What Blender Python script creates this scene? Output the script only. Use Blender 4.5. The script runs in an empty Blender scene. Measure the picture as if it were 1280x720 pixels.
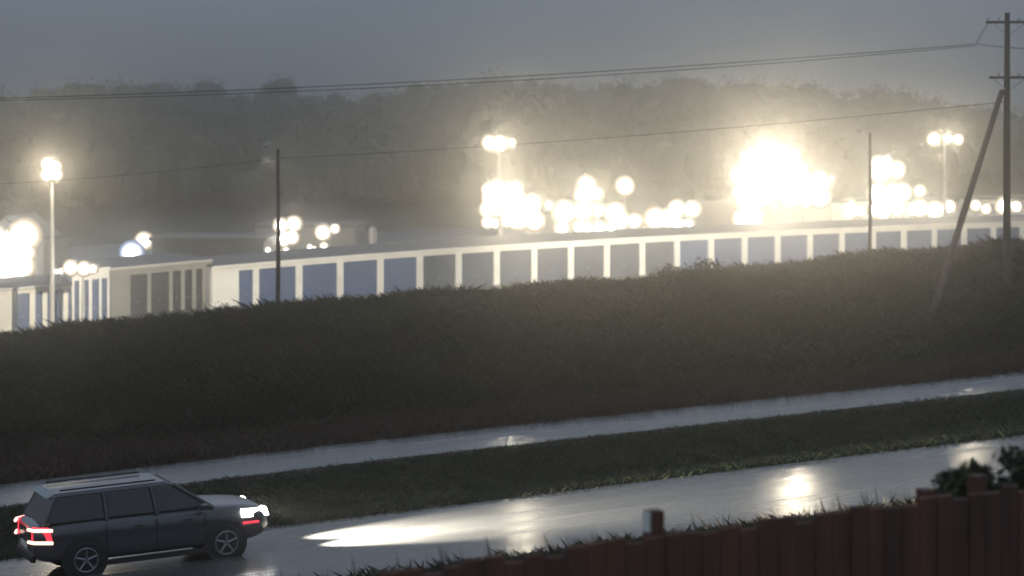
import bpy, math, random
import numpy as np
random.seed(7); rng = np.random.default_rng(7)
S = bpy.context.scene; COL = S.collection
R = math.radians
# ---------------- camera
F = 2500.0; HZ = 200.0; ZC = 9.0
cd = bpy.data.cameras.new('camera'); cam = bpy.data.objects.new('camera', cd); COL.objects.link(cam)
cd.sensor_width = 36; cd.lens = 36*F/1280; cd.shift_y = -160/1280
cd.clip_start = 0.5; cd.clip_end = 6000
cd.dof.use_dof = True; cd.dof.focus_distance = 36; cd.dof.aperture_fstop = 1.35
cam.location = (0, 0, ZC); cam.rotation_euler = (R(90), 0, 0); S.camera = cam
# ---------------- world (overcast dusk)
W = bpy.data.worlds.new('World'); S.world = W; W.use_nodes = True
wn, wl = W.node_tree.nodes, W.node_tree.links; wn.clear()
SUN_EL, SUN_ROT = R(3), R(-60)
wo = wn.new('ShaderNodeOutputWorld'); bg = wn.new('ShaderNodeBackground')
sky = wn.new('ShaderNodeTexSky'); sky.sky_type = 'NISHITA'; sky.sun_disc = False
sky.sun_elevation = SUN_EL; sky.sun_rotation = SUN_ROT; sky.air_density = 1.5; sky.dust_density = 4
bg.inputs['Strength'].default_value = 0.075
tc = wn.new('ShaderNodeTexCoord'); nz = wn.new('ShaderNodeTexNoise'); nz.inputs['Scale'].default_value = 2.2
nz.inputs['Detail'].default_value = 4
mp = wn.new('ShaderNodeMapping'); mp.inputs['Scale'].default_value = (1, 1, 3)
wl.new(tc.outputs['Generated'], mp.inputs[0]); wl.new(mp.outputs[0], nz.inputs['Vector'])
cr = wn.new('ShaderNodeValToRGB'); cr.color_ramp.elements[0].position = .35; cr.color_ramp.elements[1].position = .68
cr.color_ramp.elements[0].color = (1.45, 2.3, 3.3, 1); cr.color_ramp.elements[1].color = (3.1, 3.35, 4.3, 1)
wl.new(nz.outputs['Fac'], cr.inputs[0])
mx = wn.new('ShaderNodeMix'); mx.data_type = 'RGBA'; mx.inputs[0].default_value = 0.93
wl.new(sky.outputs[0], mx.inputs[6]); wl.new(cr.outputs[0], mx.inputs[7])
sx = wn.new('ShaderNodeSeparateXYZ'); wl.new(tc.outputs['Generated'], sx.inputs[0])
gr = wn.new('ShaderNodeMapRange'); gr.inputs[1].default_value = .05; gr.inputs[2].default_value = .32; gr.inputs[3].default_value = .70; gr.inputs[4].default_value = 2.1
wl.new(sx.outputs['Z'], gr.inputs[0]); vm_ = wn.new('ShaderNodeVectorMath'); vm_.operation = 'SCALE'
wl.new(mx.outputs[2], vm_.inputs[0]); wl.new(gr.outputs[0], vm_.inputs['Scale']); wl.new(vm_.outputs[0], bg.inputs['Color']); wl.new(bg.outputs[0], wo.inputs[0])
sl = bpy.data.lights.new('sun', 'SUN'); sl.energy = 0.05; sl.angle = R(20); sl.color = (1, .95, .9)
so = bpy.data.objects.new('sun', sl); COL.objects.link(so); so.rotation_euler = (R(70), 0, SUN_ROT + R(180))
S.view_settings.view_transform = 'Standard'; S.view_settings.look = 'None'
S.view_settings.exposure = 0.12; S.view_settings.gamma = 1
S.render.engine = 'CYCLES'
cy = S.cycles; cy.use_denoising = True; cy.max_bounces = 5; cy.volume_bounces = 1; cy.diffuse_bounces = 2
cy.glossy_bounces = 3; cy.transmission_bounces = 3; cy.transparent_max_bounces = 6
cy.sample_clamp_indirect = 4; cy.use_adaptive_sampling = False; cy.caustics_reflective = False
HAZE = 0.00165; HAZE_G = 0.945

# ---------------- helpers
AL = R(26.2); CA, SA = math.cos(AL), math.sin(AL); G = 0.0355
def st(X, Y): return X*CA + Y*SA, -X*SA + Y*CA
def xy(s, t): return s*CA - t*SA, s*SA + t*CA
def sp(px, t):                                   # where the sight line through column px meets a line t
    a = (px-640)/F; Y = t/(CA - a*SA); return Y*(a*CA + SA)
def pt(px, y, Y): return ((px-640)/F*Y, Y, ZC + (HZ-y)/F*Y)
def sm(x, a, b):
    x = np.clip((np.asarray(x, float)-a)/(b-a), 0, 1); return x*x*(3-2*x)
PT = [-80, 0, 11, 16, 30, 33.95, 34.0, 42.3, 45, 48.6, 49.4, 53.6, 54.2, 58, 70, 84, 90, 100, 125, 149, 400]
PZ = [-5.0, -4.4, -4.6, -5.5, -8.05, -8.13, -8.1, -8.7, -9.1, -8.85, -8.72, -8.87, -8.92, -8.87, -8.5, -8.25, -8.4, -9.6, -12.5, -12.92, -13.2]
RIDGE = np.array([(-400, 120), (0, 121), (80, 116), (105, 104), (130, 112), (190, 106), (260, 110), (310, 120), (350, 105), (385, 126), (430, 121),
                  (500, 112), (560, 104), (650, 101), (740, 108), (850, 100), (950, 106), (1060, 113), (1120, 117), (1200, 131), (1280, 140), (1700, 150)], float)
def zg(X, Y, rough=True):                        # ground height, world z
    X = np.asarray(X, float); Y = np.asarray(Y, float)
    s, t = st(X, Y); p = np.interp(t, PT, PZ)
    s0 = np.maximum(t, 1)*math.tan(AL)
    sag = -(0.07/np.maximum(t, 30))*np.clip(s0-s, 0, 40)**2*(.5*sm(t, 43, 50)+.5*sm(t, 56, 64))*(1-sm(t, 150, 200))
    rb = -0.00025*np.clip(s-72, 0, 80)**2*sm(t, 115, 140)
    rb = rb + 0.62*sm(s, 52, 76)*sm(t, 66, 84)*(1-sm(t, 92, 112))
    z = p + G*np.clip(s, -150, 150) + sag + rb
    px = 640 + F*X/np.maximum(Y, 5)
    zr = (HZ - np.interp(px, RIDGE[:, 0], RIDGE[:, 1]))/F*520 - 10.5
    u = sm(Y, 285, 520)
    z = z*(1-sm(Y, 270, 330)) + (-7 + 0*X)*sm(Y, 270, 330)
    z = z + (zr+7)*u - np.clip(Y-540, 0, 600)*0.02
    if rough:
        z = z + .10*np.sin(X*1.3+Y*.4)*np.sin(Y*.9-X*.3)*sm(t, 56, 60)*(1-sm(t, 110, 120))
    return z + ZC
def zgf(X, Y): return float(zg(X, Y))
class MB:
    def __init__(s): s.v = []; s.f = []; s.org = (0, 0, 0)
    def add(s, vs, fs):
        n = len(s.v); s.v += [tuple(map(float, v)) for v in vs]; s.f += [tuple(n+i for i in f) for f in fs]
    def hexa(s, v8): s.add(v8, [(0, 3, 2, 1), (4, 5, 6, 7), (0, 1, 5, 4), (1, 2, 6, 5), (2, 3, 7, 6), (3, 0, 4, 7)])
    def box(s, c, d, rz=0, tx=1.0):
        x, y, z = c; a, b, h = d[0]/2, d[1]/2, d[2]/2; vs = []
        for zz, k in ((-h, 1), (h, tx)):
            for i, j in ((-1, -1), (1, -1), (1, 1), (-1, 1)):
                u, v = i*a*k, j*b*k
                vs.append((x+u*math.cos(rz)-v*math.sin(rz), y+u*math.sin(rz)+v*math.cos(rz), z+zz))
        s.hexa(vs)
    def tube(s, pts, r, n=10, cap=True):
        import mathutils
        V = mathutils.Vector; pts = [V(p) for p in pts]; rs = r if isinstance(r, (list, tuple)) else [r]*len(pts)
        base = len(s.v); 
        for i, p in enumerate(pts):
            d = (pts[min(i+1, len(pts)-1)] - pts[max(i-1, 0)]).normalized()
            up = V((0, 0, 1)) if abs(d.z) < .9 else V((0, 1, 0))
            a = d.cross(up).normalized(); b = d.cross(a)
            for k in range(n):
                q = p + (a*math.cos(2*math.pi*k/n) + b*math.sin(2*math.pi*k/n))*rs[i]; s.v.append(tuple(q))
        for i in range(len(pts)-1):
            for k in range(n):
                s.f.append((base+i*n+k, base+i*n+(k+1) % n, base+(i+1)*n+(k+1) % n, base+(i+1)*n+k))
        if cap:
            s.f.append(tuple(base+k for k in range(n))[::-1]); s.f.append(tuple(base+(len(pts)-1)*n+k for k in range(n)))
    def build(s, name, mat, parent=None, smooth=False, bevel=0):
        me = bpy.data.meshes.new(name); me.from_pydata(s.v, [], s.f); me.materials.append(mat); me.update()
        if smooth:
            for p in me.polygons: p.use_smooth = True
        o = bpy.data.objects.new(name, me); COL.objects.link(o); o.parent = parent
        if bevel:
            b = o.modifiers.new('bevel', 'BEVEL'); b.width = bevel; b.segments = 2; b.limit_method = 'ANGLE'
        return o
def tag(o, label=None, cat=None, group=None, kind=None):
    for k, v in (('label', label), ('category', cat), ('group', group), ('kind', kind)):
        if v: o[k] = v
    return o
def thing(name, loc, label, cat, group=None, rz=0):
    o = bpy.data.objects.new(name, None); COL.objects.link(o); o.location = loc; o.rotation_euler = (0, 0, rz)
    o.empty_display_size = .3
    return tag(o, label, cat, group)
def mat(name, col, rough=.7, col2=None, scale=3, bump=0, bscale=None, metal=0, emit=None, es=0, stretch=(1, 1, 1), detail=5):
    m = bpy.data.materials.new(name); m.use_nodes = True; n, l = m.node_tree.nodes, m.node_tree.links
    b = n['Principled BSDF']; b.inputs['Base Color'].default_value = (*col, 1); b.inputs['Roughness'].default_value = rough
    b.inputs['Metallic'].default_value = metal
    if emit: b.inputs['Emission Color'].default_value = (*emit, 1); b.inputs['Emission Strength'].default_value = es
    c = n.new('ShaderNodeTexCoord'); mpg = n.new('ShaderNodeMapping'); mpg.inputs['Scale'].default_value = stretch
    l.new(c.outputs['Object'], mpg.inputs[0])
    t = n.new('ShaderNodeTexNoise'); t.inputs['Scale'].default_value = scale; t.inputs['Detail'].default_value = detail
    l.new(mpg.outputs[0], t.inputs['Vector'])
    k = n.new('ShaderNodeValToRGB'); k.color_ramp.elements[0].position = .3; k.color_ramp.elements[1].position = .7
    c2 = col2 or tuple(x*.7 for x in col)
    k.color_ramp.elements[0].color = (*col, 1); k.color_ramp.elements[1].color = (*c2, 1)
    l.new(t.outputs['Fac'], k.inputs[0]); l.new(k.outputs[0], b.inputs['Base Color'])
    if bump:
        t2 = n.new('ShaderNodeTexNoise'); t2.inputs['Scale'].default_value = bscale or scale*4; l.new(mpg.outputs[0], t2.inputs['Vector'])
        bp = n.new('ShaderNodeBump'); bp.inputs['Strength'].default_value = bump; l.new(t2.outputs['Fac'], bp.inputs['Height']); l.new(bp.outputs[0], b.inputs['Normal'])
    return m
M = {}
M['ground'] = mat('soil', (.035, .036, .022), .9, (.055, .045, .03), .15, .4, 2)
M['white'] = mat('white_painted_metal', (.78, .76, .70), .5, (.66, .64, .58), .8, .1, 6)
M['cream'] = mat('cream_wall', (.72, .68, .58), .6, (.6, .57, .48), .5, .1, 5)
M['greywall'] = mat('grey_wall', (.20, .20, .18), .7, (.26, .26, .235), .6, .1, 5)
M['roof'] = mat('roof_sheet', (.13, .12, .105), .6, (.09, .085, .078), .5, .1, 4)
M['darkroof'] = mat('dark_roof', (.08, .08, .08), .7, (.12, .12, .11), .5)
M['steel'] = mat('galvanised_steel', (.42, .41, .38), .5, (.33, .32, .3), 3, metal=.3)
M['housing'] = mat('lamp_housing', (.25, .25, .25), .5)
M['wood'] = mat('weathered_pole_wood', (.085, .06, .045), .85, (.05, .037, .03), 6, .6, 20, stretch=(1, 1, .15))
M['fence'] = mat('red_stained_boards', (.12, .044, .022), .75, (.05, .02, .012), 5, .6, 18, stretch=(1, 1, .12))
M['cable'] = mat('black_cable', (.02, .02, .02), .6)
M['bark'] = mat('bark', (.06, .045, .035), .9)
M['yard'] = mat('yard_asphalt', (.06, .06, .06), .3, (.09, .09, .085), .6, .2, 8)
def emat(name, col, s): return mat(name, (.03, .03, .03), .5, emit=col, es=s)
def bloom_lensmat(name, ci, co, s):                     # soft bloom put into the lens glow: hottest in the middle, dim warm rim
    m = emat(name, ci, s); n, l = m.node_tree.nodes, m.node_tree.links; b = n['Principled BSDF']
    c = n.new('ShaderNodeTexCoord'); v = n.new('ShaderNodeVectorMath'); v.operation = 'SUBTRACT'; v.inputs[1].default_value = (.5, .5, .5)
    l.new(c.outputs['Generated'], v.inputs[0]); w = n.new('ShaderNodeVectorMath'); w.operation = 'MULTIPLY'; w.inputs[1].default_value = (2, 0, 2); l.new(v.outputs[0], w.inputs[0])
    g = n.new('ShaderNodeVectorMath'); g.operation = 'LENGTH'; l.new(w.outputs[0], g.inputs[0])
    k = n.new('ShaderNodeValToRGB'); e = k.color_ramp.elements; e[0].position = 0; e[0].color = (*[s*x for x in ci], 1); e[1].position = 1; e[1].color = (*[.14*x for x in co], 1)
    q = e.new(.35); q.color = (*[s*.1*x for x in ci], 1); q = e.new(.62); q.color = (*[1.3*x for x in ci], 1); q = e.new(.84); q.color = (*[.5*x for x in co], 1)
    l.new(g.outputs['Value'], k.inputs[0]); l.new(k.outputs[0], b.inputs['Emission Color']); b.inputs['Emission Strength'].default_value = 1; return m
M['lens'] = bloom_lensmat('lit_lamp_lens', (1, .94, .82), (1, .78, .5), 60)
M['lensw'] = emat('lit_warm_lens', (1, .72, .42), 8)
M['lensb'] = bloom_lensmat('lit_cool_lens', (.85, .92, 1), (.4, .55, 1), 40)
M['dimlens'] = emat('dim_lamp_lens', (1, .97, .9), .1)
def ribbed(name, c1, c2):
    m = mat(name, c1, .5, c2, .35); n, l = m.node_tree.nodes, m.node_tree.links; b = n['Principled BSDF']
    w = n.new('ShaderNodeTexWave'); w.bands_direction = 'Z'; w.inputs['Scale'].default_value = 3.2
    c = n.new('ShaderNodeTexCoord'); l.new(c.outputs['Object'], w.inputs[0])
    bp = n.new('ShaderNodeBump'); bp.inputs['Strength'].default_value = .5; bp.inputs['Distance'].default_value = .03
    l.new(w.outputs['Fac'], bp.inputs['Height']); l.new(bp.outputs[0], b.inputs['Normal']); return m
M['door'] = ribbed('blue_roller_door', (.088, .13, .235), (.068, .10, .18))
M['doorg'] = ribbed('grey_blue_roller_door', (.095, .115, .145), (.072, .088, .115))
M['doord'] = ribbed('dark_roller_door', (.055, .06, .065), (.04, .045, .05))
# wet asphalt with smooth water film in the wheel tracks; local x along the road, y across it
def road_mat(name, y0, y1):
    m = mat(name, (.055, .055, .053), .25, (.08, .078, .074), .4, detail=8, stretch=(.15, 1, 1)); n, l = m.node_tree.nodes, m.node_tree.links
    b = n['Principled BSDF']; b.inputs['Specular IOR Level'].default_value = .95
    c = n.new('ShaderNodeTexCoord'); mg = n.new('ShaderNodeMapping'); mg.inputs['Scale'].default_value = (.10, 1.1, 1)
    l.new(c.outputs['Object'], mg.inputs[0]); t = n.new('ShaderNodeTexNoise'); t.inputs['Scale'].default_value = 1; t.inputs['Detail'].default_value = 5
    l.new(mg.outputs[0], t.inputs['Vector'])
    mr = n.new('ShaderNodeMapRange'); mr.inputs[1].default_value = .35; mr.inputs[2].default_value = .65; mr.inputs[3].default_value = .19; mr.inputs[4].default_value = .30
    l.new(t.outputs['Fac'], mr.inputs[0]); l.new(mr.outputs[0], b.inputs['Roughness'])
    t2 = n.new('ShaderNodeTexNoise'); t2.inputs['Scale'].default_value = 5; t2.inputs['Detail'].default_value = 6; l.new(c.outputs['Object'], t2.inputs['Vector'])
    bp = n.new('ShaderNodeBump'); bp.inputs['Strength'].default_value = .25; bp.inputs['Distance'].default_value = .02
    l.new(t2.outputs['Fac'], bp.inputs['Height']); l.new(bp.outputs[0], b.inputs['Normal'])
    return m

# ---------------- ground: one sheet
def grid_mesh(name, Ss, Ts, m, dz=0.0, hole=True, kind='structure', thick=0):
    SS, TT = np.meshgrid(Ss, Ts); X = SS*CA - TT*SA; Y = SS*SA + TT*CA; Z = zg(X, Y) + dz
    if hole:
        for a, b in ((34.0, 42.3), (49.4, 53.6)):
            Z = Z - .10*((TT > a+.1) & (TT < b-.1))
    v = np.stack([X, Y, Z], -1).reshape(-1, 3); nt, ns = SS.shape
    i = np.arange(nt*ns).reshape(nt, ns); f = np.stack([i[:-1, :-1], i[:-1, 1:], i[1:, 1:], i[1:, :-1]], -1).reshape(-1, 4)
    o = np_obj(name, v, f, m); tag(o, kind=kind); return o
def np_obj(name, v, f, m, parent=None):
    me = bpy.data.meshes.new(name); k = f.shape[1]
    me.vertices.add(len(v)); me.vertices.foreach_set('co', np.ascontiguousarray(v, dtype=np.float32).ravel())
    me.loops.add(f.size); me.loops.foreach_set('vertex_index', f.astype(np.int32).ravel())
    me.polygons.add(len(f)); me.polygons.foreach_set('loop_start', np.arange(0, f.size, k, dtype=np.int32)); me.polygons.foreach_set('loop_total', np.full(len(f), k, dtype=np.int32))
    me.materials.append(m); me.update(calc_edges=True); me.validate()
    o = bpy.data.objects.new(name, me); COL.objects.link(o); o.parent = parent; return o
Tn = np.unique(np.concatenate([np.array(PT), np.arange(-80, 30, 5), np.arange(30, 118, 1.0), np.arange(118, 200, 4), np.arange(200, 640, 12), np.arange(640, 3000, 120), [34.2, 42.1, 49.6, 53.4]]))
Sn = np.unique(np.concatenate([np.arange(-2500, -300, 200), np.arange(-300, -40, 15), np.arange(-40, 160, 1.5), np.arange(160, 560, 12), np.arange(560, 2600, 150)]))
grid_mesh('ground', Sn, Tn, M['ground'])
def road(name, t0, t1):
    Ss = np.arange(-120, 260, 1.5); Ts = np.array([t0, (t0+t1)/2, t1])
    o = grid_mesh(name, Ss, Ts, road_mat(name+'_wet_asphalt', t0, t1), .004, hole=False)
    # express in road-aligned local space so the water film runs along the road
    o.rotation_euler = (0, 0, AL); co = np.empty(len(o.data.vertices)*3, np.float32); o.data.vertices.foreach_get('co', co); co = co.reshape(-1, 3)
    x = co[:, 0]*CA + co[:, 1]*SA; y = -co[:, 0]*SA + co[:, 1]*CA; co[:, 0] = x; co[:, 1] = y
    o.data.vertices.foreach_set('co', co.ravel()); o.data.update(); return o
road('highway_road', 34.0, 42.3); road('side_road', 49.4, 53.6)
grid_mesh('yard', np.arange(-60, 330, 3.0), np.arange(135, 250, 3.0), M['yard'], .03, hole=False)

# ---------------- haze
hz = MB(); hz.box((100, 500, 26), (1800, 1240, 84)); hm = bpy.data.materials.new('haze_air'); hm.use_nodes = True
hn = hm.node_tree.nodes; hl = hm.node_tree.links; hn.clear(); ho = hn.new('ShaderNodeOutputMaterial'); hv = hn.new('ShaderNodeVolumePrincipled')
hv.inputs['Density'].default_value = HAZE; hv.inputs['Anisotropy'].default_value = HAZE_G; hv.inputs['Color'].default_value = (.95, .93, .88, 1)
hl.new(hv.outputs[0], ho.inputs['Volume']); tag(hz.build('haze', hm), kind='stuff')

# ---------------- vegetation
def blades(name, X, Y, hmin, hmax, w, m, nb=5, spread=.25, lean=.5):
    n = len(X)*nb; bx = np.repeat(X, nb) + rng.normal(0, spread, n); by = np.repeat(Y, nb) + rng.normal(0, spread, n)
    bz = zg(bx, by) - .05; h = rng.uniform(hmin, hmax, n)*np.repeat(rng.uniform(.6, 1.15, len(X)), nb); an = rng.uniform(0, 2*np.pi, n); ww = w*rng.uniform(.6, 1.4, n)
    dx, dy = np.cos(an)*ww/2, np.sin(an)*ww/2; lx = rng.normal(0, lean, n)*h; ly = rng.normal(0, lean, n)*h
    if name == 'bank_grass':
        cl_ = np.sin(bx*.55+1.3*np.sin(by*.21))*np.sin(by*.37+1.7*np.sin(bx*.17)) + .6*np.sin(bx*1.7+by*.9)*np.sin(by*1.1-bx*.5)
        h = h*np.clip(.95+.55*cl_, .45, 1.35)
    b = np.stack([bx, by, bz], -1)
    v = np.stack([b+np.stack([-dx, -dy, 0*dx], -1), b+np.stack([dx, dy, 0*dx], -1),
                  b+np.stack([lx*.45+dx*.8, ly*.45+dy*.8, h*.62], -1), b+np.stack([lx, ly, h], -1)], 1).reshape(-1, 3)
    f = np.arange(n*4).reshape(n, 4)
    return tag(np_obj(name, v, f, m), kind='stuff')
def vegmat(name, cols, sc=.25):
    m = mat(name, cols[0], .75, cols[1], sc, detail=6); n = m.node_tree.nodes
    r = [x for x in n if x.type == 'VALTORGB'][0].color_ramp
    if len(cols) > 2: e = r.elements.new(.5); e.color = (*cols[2], 1)
    n['Principled BSDF'].inputs['Specular IOR Level'].default_value = .25
    return m
def area(n, t0, t1, p0=-60, p1=1340, pw=1.0):
    t = t0 + (t1-t0)*rng.uniform(0, 1, n)**pw; px = rng.uniform(p0, p1, n)
    a = (px-640)/F; Y = t/(CA - a*SA); return a*Y, Y
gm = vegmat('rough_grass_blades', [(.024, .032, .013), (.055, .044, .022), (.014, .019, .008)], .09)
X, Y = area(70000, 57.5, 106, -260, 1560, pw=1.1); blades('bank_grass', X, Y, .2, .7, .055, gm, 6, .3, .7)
dm = vegmat('dead_reddish_grass_blades', [(.07, .042, .029), (.045, .034, .021), (.06, .037, .027)], .3)
X, Y = area(18500, 53.75, 59.5, -260, 1560); blades('dry_verge_grass', X, Y, .15, .45, .045, dm, 5, .15)
mm = vegmat('median_grass_blades', [(.036, .046, .023), (.06, .062, .036), (.03, .04, .019)], .5)
X, Y = area(37000, 42.4, 48.7, -260, 1560); blades('median_grass', X, Y, .08, .24, .035, mm, 6, .12, .7)
vm = vegmat('verge_grass_blades', [(.04, .045, .024), (.075, .055, .035), (.05, .045, .028)], .6)
X, Y = area(12000, 47.9, 49.3, -260, 1560); blades('short_verge_grass', X, Y, .05, .16, .03, mm, 6, .1, .7)
X, Y = area(14000, 26, 33.9, -100, 1380); blades('verge_grass', X, Y, .08, .3, .025, vm, 6, .1, .7)

def leaves(n, c, rad, size, hollow=.55, lumps=0):
    u = rng.normal(0, 1, (n, 3)); u /= np.linalg.norm(u, axis=1)[:, None]
    r = hollow + (1-hollow)*rng.uniform(0, 1, n)**.6
    k = 1 + .22*np.sin(u[:, 0]*5+c[0])*np.sin(u[:, 2]*6+c[1]) + .15*np.sin(u[:, 1]*9+c[0]*3)
    p = u*(r*k)[:, None]*np.array(rad) + np.array(c)
    a = rng.normal(0, 1, (n, 3)); a /= np.linalg.norm(a, axis=1)[:, None]; b = np.cross(a, rng.normal(0, 1, (n, 3))); b /= np.linalg.norm(b, axis=1)[:, None]
    sz = size*rng.uniform(.5, 1.2, n)[:, None]
    v = np.stack([p-a*sz, p-b*sz*.5, p+a*sz, p+b*sz*.5], 1).reshape(-1, 3)
    return v
def leafobj(name, vs, m, parent=None):
    v = np.concatenate(vs); return np_obj(name, v, np.arange(len(v)).reshape(-1, 4), m, parent)
wm = vegmat('wood_foliage', [(.075, .08, .055), (.12, .12, .085), (.095, .10, .068)], .05)
def core(c, rad):
    th = np.linspace(0, np.pi, 7); ph = np.linspace(0, 2*np.pi, 11); T_, P_ = np.meshgrid(th, ph, indexing='ij')
    d = np.stack([np.sin(T_)*np.cos(P_), np.sin(T_)*np.sin(P_), np.cos(T_)], -1)
    k = .84 + .12*np.sin(3*P_.round(3)+c[0])*np.sin(T_)*np.cos(2*T_+c[1]); p = d*k[..., None]*np.array(rad)+np.array(c)
    p[:, -1] = p[:, 0]; return np.stack([p[:-1, :-1], p[1:, :-1], p[1:, 1:], p[:-1, 1:]], 2).reshape(-1, 3)
vs = []
for i in range(1500):
    px = rng.uniform(-120, 1400); Yt = rng.uniform(300, 540)**1.0; Xt = (px-640)/F*Yt; z0 = zgf(Xt, Yt)
    rr = rng.uniform(2.4, 4.6); hh = rr*rng.uniform(1.0, 1.45)
    vs.append(leaves(int(320*(520/Yt)**1.4), (Xt, Yt, z0+hh*1.1), (rr, rr, hh), .34*(Yt/520)**.6, .6)); vs.append(core((Xt, Yt, z0+hh*1.1), (rr*.8, rr*.8, hh*.8)))
for i in range(260):
    px = rng.uniform(-120, 1400); Yt = rng.uniform(505, 560); Xt = (px-640)/F*Yt; z0 = zgf(Xt, Yt)
    rr = rng.uniform(2.6, 5.2); hh = rr*rng.uniform(.9, 1.3)
    vs.append(leaves(420, (Xt, Yt, z0+hh*1.1), (rr, rr, hh), .32, .75)); vs.append(core((Xt, Yt, z0+hh*1.1), (rr, rr, hh)))
tag(leafobj('woods', vs, wm), kind='stuff')
def tree(px, ytop, Yt, rad, lab, group=None, name='tree'):
    Xt = (px-640)/F*Yt; zb = zgf(Xt, Yt); zt = ZC + (HZ-ytop)/F*Yt; h = max(zt-zb, 5)
    e = thing(name, (Xt, Yt, zb-.2), lab, 'tree', group)
    t = MB(); t.tube([(0, 0, 0), (.15, 0, h*.4), (0, .1, h*.8)], [.32, .22, .08], 8)
    for k in range(6):
        a = k*1.1; z = h*(.35+.07*k); t.tube([(0, 0, z), (math.cos(a)*rad*.6, math.sin(a)*rad*.6, z+h*.14)], [.12, .04], 6)
    t.build('trunk', M['bark'], e)
    cl = []
    for k in range(13):
        a = rng.uniform(0, 6.28); q = rng.uniform(.1, .75)*rad; z = h*rng.uniform(.5, .92)
        cl.append(leaves(230, (math.cos(a)*q, math.sin(a)*q, z), (rad*.42, rad*.42, h*.1), .36, .2))
    leafobj('crown', cl, wm, e); return e
for px, yt, Yt, rad, lab in ((352, 101, 500, 5.5, 'tall flat-topped tree on the ridge, standing just right of the gap in the skyline'),
        (106, 101, 505, 4.5, 'round tree poking above the ridge at the far left'),
        (190, 103, 505, 3.2, 'small pointed tree on the left ridge'),
        (143, 109, 510, 4.0, 'low broad tree on the ridge between the round tree and the pointed tree'),
        (560, 103, 510, 5.0, 'broad tree on the ridge left of the middle of the skyline'),
        (765, 103, 510, 5.2, 'domed tree on the ridge to the left of the highest crown'),
        (866, 96, 510, 6.0, 'largest domed tree at the highest point of the ridge'),
        (938, 101, 512, 4.6, 'wide tree on the ridge just right of the highest crown'),
        (1078, 110, 512, 5.5, 'broad tree on the right ridge where it starts to fall away')):
    tree(px, yt, Yt, rad, lab, 'trees on the ridge')
def shrub(px, y, Y, rad, hgt, lab, sz=.09, n=900, m=None, name='shrub', zbase=None):
    X = (px-640)/F*Y; zt = ZC + (HZ-y)/F*Y; zb = zgf(X, Y); hgt = max(zt-zb, hgt)
    e = thing(name, (X, Y, zb-.05), lab, 'shrub', 'shrubs')
    t = MB()
    for k in range(7):
        a = k*.9+.3; t.tube([(0, 0, 0), (math.cos(a)*rad*.3, math.sin(a)*rad*.3, hgt*.5), (math.cos(a)*rad*.7, math.sin(a)*rad*.7, hgt*.85)], [.03*hgt, .018*hgt, .007*hgt], 6)
    t.build('stem', M['bark'], e); cl = []
    for k in range(9):
        a = rng.uniform(0, 6.28); q = rng.uniform(.0, .65)*rad; z = hgt*rng.uniform(.35, .85)
        cl.append(leaves(n//9, (math.cos(a)*q, math.sin(a)*q, z), (rad*.42, rad*.42, hgt*.17), sz, .1))
    leafobj('foliage', cl, m or gm, e); return e
shrub(888, 319, 97, 1.9, 1.2, 'dark rounded shrub on the crest of the bank below the blue doors right of centre')
shrub(832, 326, 98, 1.1, 1.0, 'wispy brown shrub on the bank crest, left of the dark rounded shrub', m=dm, n=500)
shrub(1040, 313, 103, 1.5, 1.0, 'low green shrub on the bank crest left of the second street light')
shrub(1120, 306, 105, 2.2, 1.2, 'wide shrub on the bank crest right of the second street light')
shrub(1245, 304, 106, 2.0, 1.2, 'tall shrub on the bank crest behind the utility pole')
shrub(290, 375, 84, 1.0, .9, 'thin dry shrub at the white corner of the long storage building', m=dm, n=400)
shrub(146, 395, 82, .7, .8, 'small dark shrub on the bank below the dim grey storage building')

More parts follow.
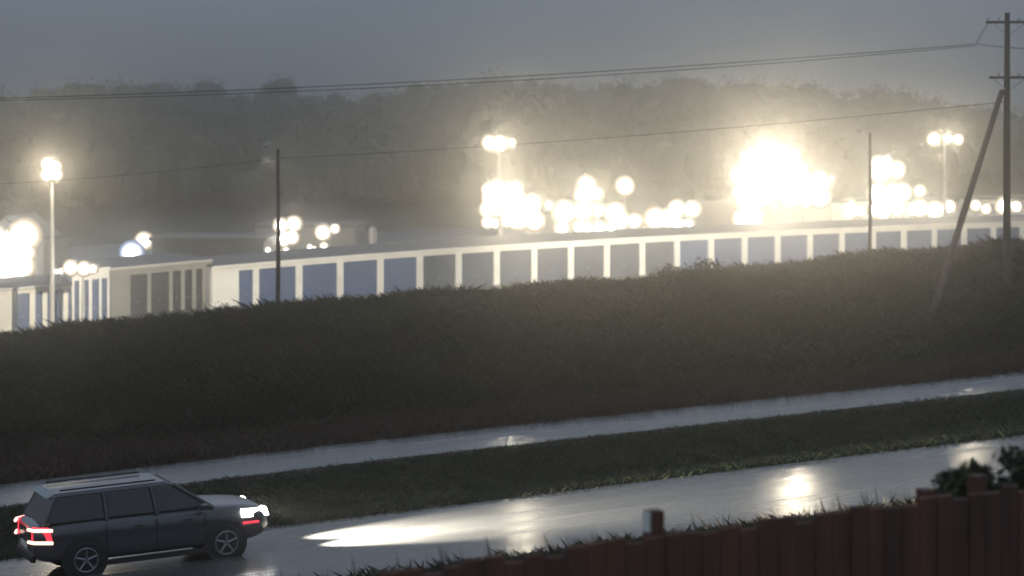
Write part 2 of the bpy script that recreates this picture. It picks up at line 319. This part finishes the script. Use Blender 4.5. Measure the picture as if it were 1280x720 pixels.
# ---------------- storage buildings (row aligned; local x along the row, y into the building)
def zrow(s, t, dz=0): 
    X, Y = xy(s, t); return float(zg(X, Y, False)) + dz
T0 = 149.2
def hx(mb, s0, s1, y0, y1, zb0, zb1, zt0, zt1, zt0b=None, zt1b=None):
    a = zt0 if zt0b is None else zt0b; b = zt1 if zt1b is None else zt1b
    mb.hexa([(s0, y0, zb0), (s1, y0, zb1), (s1, y1, zb1), (s0, y1, zb0), (s0, y0, zt0), (s1, y0, zt1), (s1, y1, b), (s0, y1, a)])
def storage(label, s0, s1, t, H, doors, pil, wallm, pilm, doorms, depth=12, rise=.42, dz=0, fasc=.22, doorH=None, group='storage buildings'):
    X, Y = xy(s0, t); zb = zrow(s0, t, dz); e = thing('storage_building', (X, Y, zb), label, 'storage building', group, AL)
    def z(s): return zrow(s, t, dz) - zb
    n = max(1, int((s1-s0)/3.5)); xs = [s0+(s1-s0)*i/n for i in range(n+1)]
    doorH = doorH or H-.5
    w = MB(); r = MB(); fa = MB(); gt = MB(); sf = MB()
    for a, b in zip(xs, xs[1:]):
        la, lb = a-s0, b-s0; za, zbb = z(a), z(b)
        hx(w, la, lb, .25, depth, za-1.5, zbb-1.5, za+H-.02, zbb+H-.02)
        hx(fa, la, lb, 0, .25, za+doorH, zbb+doorH, za+H-.05, zbb+H-.05)
        hx(r, la, lb, -.12, depth/2, za+H, zbb+H, za+H+.07, zbb+H+.07, za+H+rise+.07, zbb+H+rise+.07)
        hx(r, la, lb, depth/2, depth+.2, za+H, zbb+H, za+H+rise+.07, zbb+H+rise+.07, za+H+.07, zbb+H+.07)
        hx(gt, la, lb, -.22, -.123, za+H-.12, zbb+H-.12, za+H+.09, zbb+H+.09)
    w.build('wall', wallm, e); ro = r.build('roof', M['roof'], e); fa.build('fascia', pilm, e); gt.build('gutter', M['white'] if pilm is M['white'] else M['steel'], ro)
    for a, b in pil:
        p = MB(); hx(p, a-s0, b-s0, -.02, .255, z(a)-1.2, z(b)-1.2, z(a)+doorH-.003, z(b)+doorH-.003); p.build('pilaster', pilm, e)
    for i, (a, b) in enumerate(doors):
        d = MB(); hx(d, a-s0, b-s0, .16, .252, z(a)-1.1, z(b)-1.1, z(a)+doorH-.01, z(b)+doorH-.01)
        do = d.build('door', doorms[i % len(doorms)] if not isinstance(doorms, dict) else doorms.get(i, doorms[-1]), e)
        h = MB(); c = (a+b)/2-s0; h.box((c, .13, z((a+b)/2)+1.0), (.18, .05, .06)); h.build('handle', M['steel'], do)
    return e
pc = [54.68+3.47*k for k in range(-1, 26)]
pw = .27
pil = [(47.55, 49.7), (pc[0]-.2, pc[0]+.22)] + [(c-pw, c+pw) for c in pc[1:]]
pil[1] = (50.85, 51.35)
drs = [(49.7, 50.85), (51.35, pc[1]-pw)] + [(a+pw, b-pw) for a, b in zip(pc[1:], pc[2:])]
dm_ = {-1: M['door']}
for i in range(5, 12): dm_[i] = M['doorg']
storage('long white storage building with blue roller doors behind the grassy bank', 47.5, pc[-1]+.3, T0, 3.35, drs, pil, M['white'], M['white'], dm_, doorH=2.92, dz=-.12)
def P(px, t): return sp(px, t)
t2 = 150.5
d2 = [(163, 184), (189, 211), (216, 226), (231, 240), (245, 253), (257, 264)]
p2 = [(138, 163), (184, 189), (211, 216), (226, 231), (240, 245), (253, 257)]
storage('dim grey storage building with dark doors, left of the long white one', P(137, t2), P(264.5, t2), t2, 3.72,
        [(P(a, t2), P(b, t2)) for a, b in d2], [(P(a, t2), P(b, t2)) for a, b in p2], M['greywall'], M['greywall'], [M['doord']], dz=0, doorH=3.12, rise=.15)
t3 = 149.0
d3 = [(93, 99), (104, 111), (115, 124), (127, 134)]; p3 = [(90, 93), (99, 104), (111, 115), (124, 127), (134, 137)]
storage('short bright white storage building with four narrow blue doors', P(90, t3), P(136.6, t3), t3, 3.92,
        [(P(a, t3), P(b, t3)) for a, b in d3], [(P(a, t3), P(b, t3)) for a, b in p3], M['white'], M['white'], [M['door']], depth=6, doorH=3.17, rise=.3)
t4 = 147
d4 = [(22, 37), (44, 53), (59, 79), (85, 89)]; p4 = [(-60, 22), (37, 44), (53, 59), (79, 85)]
storage('low cream storage building at the left edge with blue doors behind the tall floodlight', P(-60, t4), P(89.5, t4), t4, 3.12,
        [(P(a, t4), P(b, t4)) for a, b in d4], [(P(a, t4), P(b, t4)) for a, b in p4], M['cream'], M['cream'], [M['door']], depth=9, doorH=2.72, rise=.45)

# ---------------- other buildings beyond
def block(name, px0, px1, y0, Y, depth, wm_, rm_, label, cat='building', gable=False, win=(), over=.3, y1=None):
    X0, X1 = (px0-640)/F*Y, (px1-640)/F*Y; zt = ZC+(HZ-y0)/F*Y; zb = min(zgf(X0, Y), zgf(X1, Y), zgf(X0, Y+depth)) - .3
    e = thing(name, (X0, Y, zb), label, cat); L = X1-X0; h = zt-zb
    w = MB(); 
    if gable:
        hh = h-gable; w.box((L/2, depth/2, hh/2), (L, depth, hh)); w.add([(0, 0, hh), (L, 0, hh), (L/2, 0, h), (0, depth, hh), (L, depth, hh), (L/2, depth, h)], [(0, 1, 2), (3, 5, 4), (0, 3, 4, 1), (0, 2, 5, 3), (1, 4, 5, 2)])
        w.build('wall', wm_, e); r = MB()
        for s in (0, 1):
            x0 = -over if s == 0 else L+over; zz = hh-gable*over/(L/2)
            r.hexa([(x0, -over, zz+.02), (L/2, -over, h+.02), (L/2, depth+over, h+.02), (x0, depth+over, zz+.02), (x0, -over, zz+.14), (L/2, -over, h+.14), (L/2, depth+over, h+.14), (x0, depth+over, zz+.14)])
        r.build('roof', rm_, e)
    else:
        w.box((L/2, depth/2, h/2), (L, depth, h)); w.build('wall', wm_, e)
        r = MB(); r.box((L/2, depth/2, h+.16), (L+2*over, depth+2*over, .3)); r.build('roof', rm_, e)
    for (a, b, c, d, m) in win:
        q = MB(); xa, xb = (a-640)/F*Y-X0, (b-640)/F*Y-X0; z1, z0 = ZC+(HZ-c)/F*Y-zb, ZC+(HZ-d)/F*Y-zb
        q.box(((xa+xb)/2, -.02, (z0+z1)/2), (xb-xa, .12, z1-z0)); q.build('window', m, e)
    return e
block('shop', 318, 444, 285, 205, 14, M['greywall'], M['roof'], 'pale flat-roofed building with a row of lamps behind the storage doors', 'shop')
block('shed', 190, 330, 301, 188, 12, M['darkroof'], M['roof'], 'long low grey shed between the two small lamps and the lamp-lit shop', 'shed')
block('barn', -24, 36, 272, 190, 12, M['white'], M['roof'], 'brightly lit white gabled barn at the left edge', 'barn', gable=1.9)
block('shed', 37, 64, 299, 196, 8, M['greywall'], M['darkroof'], 'small dim shed beside the brightly lit gabled barn', 'shed')
block('warehouse', 930, 1058, 254, 225, 10, M['cream'], M['roof'], 'floodlit cream building under the brightest floodlights', 'warehouse')
block('warehouse', 1064, 1196, 252, 235, 10, M['white'], M['roof'], 'long low white building glowing right of the second street light', 'warehouse')
block('warehouse', 1222, 1330, 250, 235, 10, M['white'], M['roof'], 'white building behind the utility pole at the right edge', 'warehouse')
block('shed', 851, 921, 256, 215, 12, M['darkroof'], M['darkroof'], 'dark flat-roofed shed left of the floodlit cream building', 'shed')
block('shed', 678, 712, 268, 215, 6, M['greywall'], M['darkroof'], 'small grey shed in front of the cluster of bright lamps', 'shed')
block('house', 336, 356, 151, 470, 6, M['white'], M['darkroof'], 'pale house on the wooded hill with a lit window, above the first street light', 'house', gable=1.2, win=[(341, 345, 154.5, 158, M['lensw'])])
block('house', 398, 409, 140, 470, 6, M['white'], M['darkroof'], 'narrow pale house high on the wooded hill, right of the other house', 'house', gable=1.0, win=[(402, 404, 146, 149, M['lensw'])])
block('house', 1018, 1034, 143, 470, 6, M['white'], M['darkroof'], 'faint pale house on the hill above the brightest floodlights', 'house', gable=1.0)
# small tank left of the shop
e = thing('tank', (*pt(465, 300, 172)[:2], pt(465, 303, 172)[2]-1.5), 'small pale upright tank behind the roof of the long storage building', 'tank')
b = MB(); b.tube([(0, 0, 0), (0, 0, 2.6), (0, 0, 2.75)], [.38, .38, .2], 16); b.build('vessel', M['steel'], e)
b = MB(); b.tube([(0, 0, 2.7), (0, 0, 2.95)], .12, 8); b.build('vent', M['steel'], e)

# ---------------- lamps
WARM = (1, .86, .62); WHITE = (1, .95, .86); COOL = (.72, .84, 1)
def lamp(px, y, Y, heads, power, label, col=WARM, cat='floodlight', name='floodlight', pole=True, hs=.55, rad=.25, lens='lens', group='lamps lit in the yards', wall=False, pr=.13, gap=1.25, dy=0.5, face=True):
    x, _, z = pt(px, y, Y); zb = zgf(x, Y) - .1
    e = thing(name, (x, Y, zb), label, cat, group); h = z-zb
    nr, nc = heads
    if pole:
        b = MB(); b.tube([(0, .25, 0), (0, .25, h-(nr-1)*gap*.5*hs*1.6)], [pr, pr*.55], 10); b.build('pole', M['steel'], e)
    if nc > 1 and pole:
        b = MB(); 
        for r in range(nr): b.box((0, .25, h+(r-(nr-1)/2)*hs*gap*1.2), ((nc-.3)*hs*gap, .08, .08))
        if nr > 1: b.box((0, .25, h), (.1, .1, nr*hs*gap*1.2))
        b.build('crossbar', M['steel'], e)
    for r in range(nr):
        for c in range(nc):
            hx_ = (c-(nc-1)/2)*hs*gap; hz_ = h+(r-(nr-1)/2)*hs*gap*1.2+rng.uniform(-.16, .16)*hs
            b = MB(); b.hexa([(hx_-hs/2, 0, hz_-hs*.42), (hx_+hs/2, 0, hz_-hs*.42), (hx_+hs/2.6, .2, hz_-hs*.3), (hx_-hs/2.6, .2, hz_-hs*.3),
                              (hx_-hs/2, 0, hz_+hs*.42), (hx_+hs/2, 0, hz_+hs*.42), (hx_+hs/2.6, .2, hz_+hs*.3), (hx_-hs/2.6, .2, hz_+hs*.3)])
            ho_ = b.build('lamp_head', M['housing'], e)
            q = MB(); rr_ = hs*rng.uniform(.55, 1.12); jx = rng.uniform(-.22, .22)*hs; jz = rng.uniform(-.15, .15)*hs; q.tube([(hx_+jx*(nc*nr > 1), -.012-rr_*.3*math.sin(u*math.pi/2/6), hz_+jz) for u in range(7)], [rr_*math.cos(u*math.pi/2/6)+.004 for u in range(7)], 16)  # lenses oversized and scattered so their shapes imitate merging glare
            q.build('lens', M[lens], ho_, smooth=True)
    ld = bpy.data.lights.new('lamp_light', 'SPOT' if face else 'POINT'); ld.energy = power;
    if face: ld.spot_size = R(165); ld.spot_blend = .6
    ld.color = col; ld.shadow_soft_size = rad*.35
    lo = bpy.data.objects.new('lamp_light', ld); COL.objects.link(lo); lo.parent = e; lo.location = (0, -max(dy, hs*.35+.35), h+(nr-1)*.36*hs*gap)
    if face: lo.rotation_euler = (R(-82), 0, 0)
    return e
K = 0.031
def L(*a, **k): a = list(a); a[4] *= K*(1.7 if a[2] > 203 and a[4] < 100000 else 1); return lamp(*a, **k)
L(64, 214, 138, (2, 2), 60000, 'tall floodlight pole standing before the low cream building at the left edge', hs=.5, pr=.2, face=False)
L(624, 179, 192, (1, 3), 50000, 'tall floodlight pole behind the middle of the long building', hs=.85, pr=.2)
L(1182, 173, 200, (1, 3), 60000, 'tall three-headed floodlight pole just left of the utility pole', hs=.95, pr=.2)
L(628, 256, 205, (4, 4), 150000, 'large floodlight bank, heads added to fill its glare, right below the tall middle floodlight', hs=1.0, rad=.8, gap=.95)  # extra heads added to span the glare around the lamp
L(657, 264, 205, (2, 2), 16000, 'four-lamp floodlight touching the right side of the large middle bank', hs=1.15, rad=.5)
L(693, 254, 212, (1, 2), 9000, 'twin floodlight above the small grey shed', hs=1.0, rad=.4)
L(733, 232, 212, (1, 1), 8000, 'topmost single lamp of the cluster right of the small grey shed', hs=1.5, rad=.4)
L(737, 252, 210, (2, 2), 14000, 'four-lamp floodlight under the topmost lamp of the cluster', hs=1.1, rad=.5)
L(716, 274, 205, (2, 2), 14000, 'low four-lamp floodlight right beside the small grey shed', hs=1.3, rad=.5)
L(748, 275, 205, (2, 3), 18000, 'low six-lamp floodlight at the bottom right of the cluster', hs=1.15, rad=.5)
L(781, 233, 215, (1, 1), 9000, 'lone round lamp high up to the right of the cluster', hs=1.7, rad=.5)
L(806, 274, 205, (1, 4), 12000, 'low wide row of four lamps over the roof edge', hs=1.3, rad=.5)
L(854, 272, 205, (2, 2), 10000, 'low lamp in front of the left end of the dark shed', hs=1.2, rad=.5)
L(964, 219, 222, (4, 5), 390000, 'largest and brightest floodlight bank, heads added to fill its glare, above the cream building', hs=1.35, rad=1.4, gap=.92)  # rows of heads added so the lenses fill the wide glare
L(932, 232, 218, (2, 2), 30000, 'four-lamp floodlight on the left side of the brightest bank', hs=1.2, rad=.6)
L(1005, 238, 218, (2, 3), 40000, 'six-lamp floodlight on the right side of the brightest bank', hs=1.3, rad=.6)
L(1038, 224, 220, (1, 1), 3000, 'small lone lamp at the right end of the brightest group', hs=.6)
L(936, 263, 214, (2, 2), 14000, 'low lamp at the foot of the brightest group, before the cream building', hs=1.2, rad=.5, face=False, dy=1.5)
L(1103, 203, 226, (1, 2), 14000, 'twin lamp directly right of the second street light', hs=1.0, rad=.4)
L(1108, 225, 226, (2, 2), 22000, 'four-lamp floodlight under the twin lamp', hs=1.5, rad=.5)
L(1130, 238, 226, (1, 3), 14000, 'row of three lamps stepping down right of the second street light', hs=1.3, rad=.5)
for i, (px, lab) in enumerate(((1075, 'before the left end'), (1120, 'before the middle'), (1168, 'before the right end'))):
    L(px, 262, 226, (1, 3), 16000, 'low wide lamp '+lab+' of the long glowing white building', hs=1.3, rad=.5, face=False, dy=1.5)
L(1244, 259, 226, (1, 4), 12000, 'low row of four lamps beside the utility pole at the right edge', hs=1.3, rad=.5)
L(10, 315, 180, (3, 3), 26000, 'low bright floodlight in front of the white gabled barn', hs=1.5, gap=.8, rad=.8, col=WHITE, face=False)
L(103, 336, 140, (1, 3), 3500, 'low bright lamp on top of the short bright storage building', hs=.65, rad=.3, col=WHITE)
L(74, 339, 146, (1, 2), 700, 'two small lamps over the roof right of the tall left floodlight', hs=.3, rad=.12)
L(180, 299, 190, (1, 1), 3500, 'warm single lamp, upper one of the pair above the dim grey building', hs=1.1, rad=.4)
L(165, 317, 186, (1, 1), 3000, 'bluish single lamp, lower one of the pair above the dim grey building', hs=1.2, rad=.4, col=COOL, lens='lensb')
L(360, 290, 198, (2, 2), 6500, 'larger lamp at the left end of the pale shop', hs=.9, rad=.4, col=WHITE)
L(412, 288, 198, (1, 2), 3800, 'lamp high on the right part of the pale shop', hs=1.0, rad=.3, col=WHITE)
for px, r_, p, lab in ((335, 1, 500, 'leftmost small lamp of the row under the shop lamps'), (353, 2, 700, 'second small lamp from the left in the row under the shop lamps'),
                  (390, 2, 900, 'third small lamp from the left in the row under the shop lamps'), (405, 1, 500, 'rightmost small lamp of the row under the shop lamps')):
    L(px, 309+ (4 if px<360 else 0), 190, (1, r_), p, lab, hs=.45, rad=.2, col=WHITE)

# street lights in front of the building: cobra heads on timber poles; an added spot under each brightens the doors
def streetlight(px, ytop, ybase, Y, lab, side=-1, power=4000):
    x, _, z = pt(px, ytop, Y); zb = zgf(x, Y)-.2; e = thing('street_light', (x, Y, zb), lab, 'street light', 'street lights on the bank'); h = z-zb
    b = MB(); b.tube([(0, 0, 0), (.04, 0, h*.5), (0.02, 0, h)], [.13, .11, .08], 12); b.build('pole', M['wood'], e)
    hz_ = h+.2
    b = MB(); b.tube([(0, 0, h-.9), (side*.2, .05, h-.35), (side*.42, .1, hz_)], [.035]*3, 8); b.build('arm', M['steel'], e)
    b = MB(); b.tube([(side*.36, .1, hz_), (side*.5, .1, hz_+.03), (side*.72, .1, hz_), (side*.86, .1, hz_-.05)], [.04, .11, .12, .04], 10); hd = b.build('lamp_head', M['steel'], e, smooth=True)
    b = MB(); b.tube([(side*.64, .1, hz_-.08), (side*.64, .1, hz_-.16)], [.1, .05], 12); b.build('lens', M['dimlens'], hd)
    ld = bpy.data.lights.new('facade_fill', 'SPOT'); ld.energy = power; ld.color = (1, .9, .74); ld.spot_size = R(100); ld.spot_blend = .4; ld.shadow_soft_size = 0  # added fill spot that brightens the storage front
    lo = bpy.data.objects.new('facade_fill', ld); COL.objects.link(lo); lo.parent = e; lo.location = (side*.64, .15, hz_-.75)
    lo.rotation_euler = (R(66), 0, R(-12))   # toward +Y, a little down
    return e
streetlight(347, 186, 372, 106, 'first thin street light pole, left of centre on the bank', -1, 110000)
streetlight(1087, 166, 305, 128, 'second thin street light pole, right of centre before the glowing white building', -1, 90000)

# ---------------- utility pole with brace, guy lead and cables
UY = 92.0
ux, _, uz = pt(1259, 16, UY); ub = zgf(ux, UY)-.3; uh = uz-ub; sc = F/UY
e = thing('utility_pole', (ux, UY, ub), 'tall timber utility pole with two crossarms and a slanting brace', 'utility pole')
b = MB(); b.tube([(0, 0, 0), (-.02, 0, uh*.5), (0, 0, uh)], [.19, .165, .12], 14); b.build('pole', M['wood'], e)
for yy in (28, 97):
    z = (uz-ub) - (yy-16)/sc
    b = MB(); b.box((.1, -.18, z), (2.2 if yy == 28 else 1.9, .11, .12), rz=-.12); ca = b.build('crossarm', M['wood'], e)
    for dx in (-.95, -.45, .5, 1.05):
        if yy == 97 and abs(dx) > .8: continue
        q = MB(); q.tube([(dx, -.18-dx*-.1, z+.06), (dx, -.18+dx*.1, z+.1), (dx, -.18+dx*.1, z+.2)], [.02, .05, .035], 8); q.build('insulator', M['steel'], ca)
    q = MB(); q.tube([(-.7, -.2, z-.04), (-.1, -.16, z-.55)], .02, 6); q.tube([(.8, -.2, z-.04), (.1, -.16, z-.55)], .02, 6); q.build('arm_brace', M['steel'], ca)
bx, _, bz = pt(1252, 114, UY); fx, fy, fz = pt(1166, 366, 84)
fz = zgf(fx, 84.5)-.1
b = MB(); b.tube([(bx-ux, -.05, bz-ub), (fx-ux, 84.5-UY, fz-ub)], [.12, .16], 12); b.build('brace', M['wood'], e)
b = MB(); b.tube([((1233-1259)/sc, -.15, (16-31)/sc+uh), ((1224-1259)/sc, -.3, (16-44)/sc+uh), ((1218-1259)/sc, -.4, (16-55)/sc+uh)], [.03, .05, .03], 8); b.build('strain_insulator', M['steel'], e)
def cable(p0, p1, sag, r, lab, grp='overhead cables'):
    b = MB(); pts = []
    for i in range(41):
        k = i/40; q = [p0[j]*(1-k)+p1[j]*k for j in range(3)]; q[2] -= sag*4*k*(1-k); pts.append(q)
    b.tube(pts, r, 6); o = b.build('cable', M['cable'], None); tag(o, lab, 'cable', grp)
def cpt(px, y): return pt(px, y, UY-.3)
cable(cpt(1218, 55), pt(-160, 127, 84), .38, .02, 'upper power cable running from the crossarm lead across the whole sky')
cable(pt(1219, 57, UY-.6), pt(-160, 128, 83), .5, .018, 'second power cable hanging just under the upper one')
cable(cpt(1219, 55), pt(1330, 63, 96), .05, .02, 'short power cable continuing to the right of the utility pole')
cable(pt(1258, 127, UY-.2), pt(347, 198, 106), .25, .015, 'thin lower cable crossing before the hill from the utility pole to the first street light')
cable(pt(347, 198, 106), pt(-160, 236, 112), .3, .015, 'thin lower cable running left from the first street light')

# ---------------- near board fence
TF = 11.2
def fence():
    s0, s1 = -9, 17; X, Y = xy(s0, TF); zb = zgf(X, Y); e = thing('board_fence', (X, Y, zb), 'dark reddish vertical board fence along the bottom right corner', 'fence', None, AL)
    ztop = lambda s: ZC - 2.43 - .0157*12.5 - .0 + G*(s-12.5*SA) + .0157*12.5 - zb
    b = MB(); s = s0; i = 0
    while s < s1:
        w = rng.uniform(.125, .145); zt = ztop(s) - .05 + rng.uniform(-.03, .03); x = s-s0; bot = zt-1.9
        y = rng.uniform(-.006, .006); b.hexa([(x, y, bot), (x+w, y, bot), (x+w, y+.02, bot), (x, y+.02, bot), (x, y, zt-rng.uniform(0, .02)), (x+w, y, zt-rng.uniform(0, .02)), (x+w, y+.02, zt), (x, y+.02, zt)])
        s += w+rng.uniform(.006, .016); i += 1
    b.build('board_panel', M['fence'], e)
    r = MB()
    for dz in (-.3, -1.5):
        a, c = ztop(s0)+dz, ztop(s1)+dz
        r.hexa([(0, .03, a-.05), (s1-s0, .03, c-.05), (s1-s0, .07, c-.05), (0, .07, a-.05), (0, .03, a+.05), (s1-s0, .03, c+.05), (s1-s0, .07, c+.05), (0, .07, a+.05)])
    r.build('rail', M['fence'], e)
    for px in (480, 655, 830, 1005, 1172, 1236):
        s = sp(px, TF); zt = ztop(s)+{830: .10, 1236: .05, 1172: .0}.get(px, -.16)
        p = MB(); p.box((s-s0, .13, zt-1.0), (.10, .10, 2.0)); po = p.build('post', M['fence'], e)
        if px == 830:
            c = MB(); c.box((s-s0-.056, .13, zt-.07), (.012, .085, .13)); c.build('cap_plate', M['white'], po)
fence()
bm_ = vegmat('bush_leaves', [(.035, .048, .024), (.06, .07, .035), (.045, .055, .028)], 3)
def nearshrub(px, y, Y, rad, h, n, lab, size=.045):
    X = (px-640)/F*Y; zt = ZC+(HZ-y)/F*Y; zb = zgf(X, Y); H = zt-zb
    e = thing('shrub', (X, Y, zb-.05), lab, 'shrub', 'shrubs'); t = MB(); cl = []
    for k in range(12):
        a = k*2.4; q = rad*(.25+.75*(k % 4)/4); zz = H-rng.uniform(.05, h)
        px_, py_ = math.cos(a)*q, math.sin(a)*q
        t.tube([(0, 0, 0), (px_*.4, py_*.4, H*.6), (px_, py_, zz)], [.03, .02, .006], 6)
        cl.append(leaves(n//12, (px_, py_, zz), (.13, .13, .10), size, .1))
    t.build('stem', M['bark'], e); leafobj('foliage', cl, bm_, e)
nearshrub(1203, 566, 14.6, .27, .40, 1300, 'leafy bush with ragged twigs over the fence near the bottom right corner')
nearshrub(1275, 561, 14.6, .2, .44, 900, 'leafy bush at the right edge above the fence')
X, Y = area(15000, 12.0, 14.5, 380, 1400); blades('weeds', X, Y, .7, 1.74, .006, dm, 6, .08, .14)

# ---------------- car on the near road
def car():
    tc_ = 39.45; s_c = sp(197, tc_-.9); L_ = 4.75; X, Y = xy(s_c, tc_); z0 = zgf(X, Y)+.004
    e = thing('car', (X, Y, z0), 'dark grey estate car with red tail lights and glowing white headlights on the wet road', 'car', None, AL)
    e.rotation_euler = (0, -math.atan(G), AL)
    paint = mat('dark_grey_car_paint', (.028, .033, .036), .3, (.022, .026, .03), 1); paint.node_tree.nodes['Principled BSDF'].inputs['Coat Weight'].default_value = .6
    glass = mat('tinted_glass', (.012, .014, .016), .08); rub = mat('tyre_rubber', (.015, .015, .015), .8); rim = mat('alloy', (.25, .25, .26), .35, metal=.8)
    black = mat('black_trim', (.015, .015, .016), .6)
    lr = mat('lit_tail_lamp', (.5, .02, .03), .3, emit=(1, .05, .09), es=1.0); lw = mat('lit_headlamp', (.3, .3, .3), .2, emit=(1, .97, .92), es=14)
    lt = mat('lit_tail_tube', (.9, .6, .5), .3, emit=(1, .68, .55), es=1.6)
    # body: stations along x (rear -> front): (x, z_low, z_belt, half width)
    st_ = [(-2.37, .48, 1.0, .72), (-2.30, .36, 1.08, .84), (-1.9, .30, 1.11, .90), (-1.0, .28, 1.11, .915), (0, .28, 1.1, .92), (.95, .28, 1.10, .915), (1.6, .29, 1.07, .90), (2.1, .32, 1.02, .87), (2.30, .40, .95, .80), (2.38, .5, .82, .70)]
    v = []; f = []
    for x, zl, zb_, hw in st_:
        ring = [(-hw*.9, zl), (-hw, zl+.12), (-hw, zl+(zb_-zl)*.6), (-hw*.955, zb_), (-hw*.6, zb_+.03), (0, zb_+.045), (hw*.6, zb_+.03), (hw*.955, zb_), (hw, zl+(zb_-zl)*.6), (hw, zl+.12), (hw*.9, zl)]
        v += [(x, y, z) for y, z in ring]
    n = 11
    for i in range(len(st_)-1):
        for k in range(n): f.append((i*n+k, i*n+(k+1) % n, (i+1)*n+(k+1) % n, (i+1)*n+k))
    f.append(tuple(range(n))); f.append(tuple((len(st_)-1)*n+k for k in range(n))[::-1])
    b = MB(); b.add(v, f); o = b.build('body', paint, e, smooth=False)
    o.modifiers.new('ss', 'SUBSURF').render_levels = 2; o.modifiers[-1].levels = 2
    for p in o.data.polygons: p.use_smooth = True
    # cabin: roof and greenhouse
    rl = [(-2.2, 1.0, -1.85, 1.47), (1.25, .98, .35, 1.50)]
    c = MB(); c.hexa([(-2.25, -.80, 1.08), (1.25, -.80, 1.08), (1.25, .80, 1.08), (-2.25, .80, 1.08), (-1.95, -.65, 1.60), (.42, -.65, 1.62), (.42, .65, 1.62), (-1.95, .65, 1.60)])
    c.build('window_glass', glass, e, bevel=.05)
    c = MB(); c.hexa([(-2.1, -.67, 1.59), (.46, -.66, 1.60), (.46, .66, 1.60), (-2.1, .67, 1.59), (-1.9, -.6, 1.665), (.30, -.6, 1.68), (.30, .6, 1.68), (-1.9, .6, 1.665)])
    ro = c.build('roof', paint, e, bevel=.03)
    for s in (-1, 1):
        for x0, x1 in ((-2.2, -1.93), (-.95, -.98), (.05, -.02), (1.22, .44)):
            q = MB(); q.tube([(x0, s*.805, 1.08), (x1, s*.675, 1.61)], .04, 6); q.build('pillar', paint, ro)
        q = MB(); q.tube([(-1.8, s*.57, 1.71), (.1, s*.57, 1.72)], .018, 6); q.build('roof_rail', black, ro)
        q = MB(); q.box((.95, s*1.0, 1.15), (.18, .16, .12)); q.build('mirror', paint, e, bevel=.03)
        for x in (-.35, .65):
            q = MB(); q.box((x, s*.925, .92), (.16, .025, .03)); q.build('door_handle', black, e)
        sm_ = MB()
        for xx in (-.98, .02, 1.0): sm_.box((xx, s*.921, .72), (.014, .012, .6))
        sm_.build('door_seam', black, e)
        q = MB(); q.box((0.0, s*.9, .27), (2.6, .05, .1)); q.build('sill', black, e)
        for x in (-1.42, 1.42):
            a = MB(); a.tube([(x, s*.928, .38), (x, s*.80, .38)], .44, 28); a.build('wheel_arch', black, e)
            w = MB(); w.tube([(x, s*.94, .37), (x, s*.92, .37), (x, s*.74, .37), (x, s*.72, .37)], [.33, .37, .37, .33], 32); wo_ = w.build('wheel', rub, e)
            w = MB(); w.tube([(x, s*.942, .37), (x, s*.935, .37)], [.06, .07], 12)
            for k in range(5):
                a_ = k*1.2566+.3; w.tube([(x+.04*math.cos(a_), s*.944, .37+.04*math.sin(a_)), (x+.22*math.cos(a_), s*.944, .37+.22*math.sin(a_))], [.03, .022], 6)
            w.tube([(x+.23*math.cos(u*.3142), s*.944, .37+.23*math.sin(u*.3142)) for u in range(21)], .018, 6, cap=False); w.build('rim', rim, wo_)
        q = MB(); q.hexa([(-2.40, s*.60, .74), (-2.05, s*.935, .76), (-2.05, s*.80, .76), (-2.36, s*.55, .74), (-2.38, s*.60, 1.06), (-2.10, s*.92, 1.06), (-2.10, s*.80, 1.06), (-2.34, s*.55, 1.06)])
        tl = q.build('tail_light', lr, e)
        for zz in (.78, 1.02):
            q = MB(); q.tube([(-2.44, s*.56, zz), (-2.38, s*.74, zz), (-2.06, s*.96, zz)], .035, 8); q.build('light_tube', lt, tl)
        q = MB(); q.hexa([(1.78, s*.925, .83), (2.40, s*.74, .79), (2.38, s*.5, .79), (1.78, s*.78, .83), (1.78, s*.92, .99), (2.35, s*.73, .955), (2.33, s*.5, .955), (1.78, s*.78, .99)])
        q.build('headlight', lw, e)
        q = MB(); q.box((1.95, s*.93, .72), (.34, .03, .045)); q.build('side_marker', lr, e)
        ld = bpy.data.lights.new('headlamp_beam', 'SPOT'); ld.energy = 36000; ld.color = (1, .93, .78); ld.spot_size = R(56); ld.spot_blend = 1; ld.shadow_soft_size = .1
        lo = bpy.data.objects.new('headlamp_beam', ld); COL.objects.link(lo); lo.parent = e; lo.location = (2.48, s*.68, .86); lo.rotation_euler = (R(79), 0, R(-100))
    q = MB(); q.box((-2.37, 0, .45), (.1, 1.3, .16)); q.build('bumper', black, e, bevel=.03)
    q = MB(); q.box((-2.405, 0, .66), (.02, .5, .11)); q.build('number_plate', M['white'], e)
    return e
car()
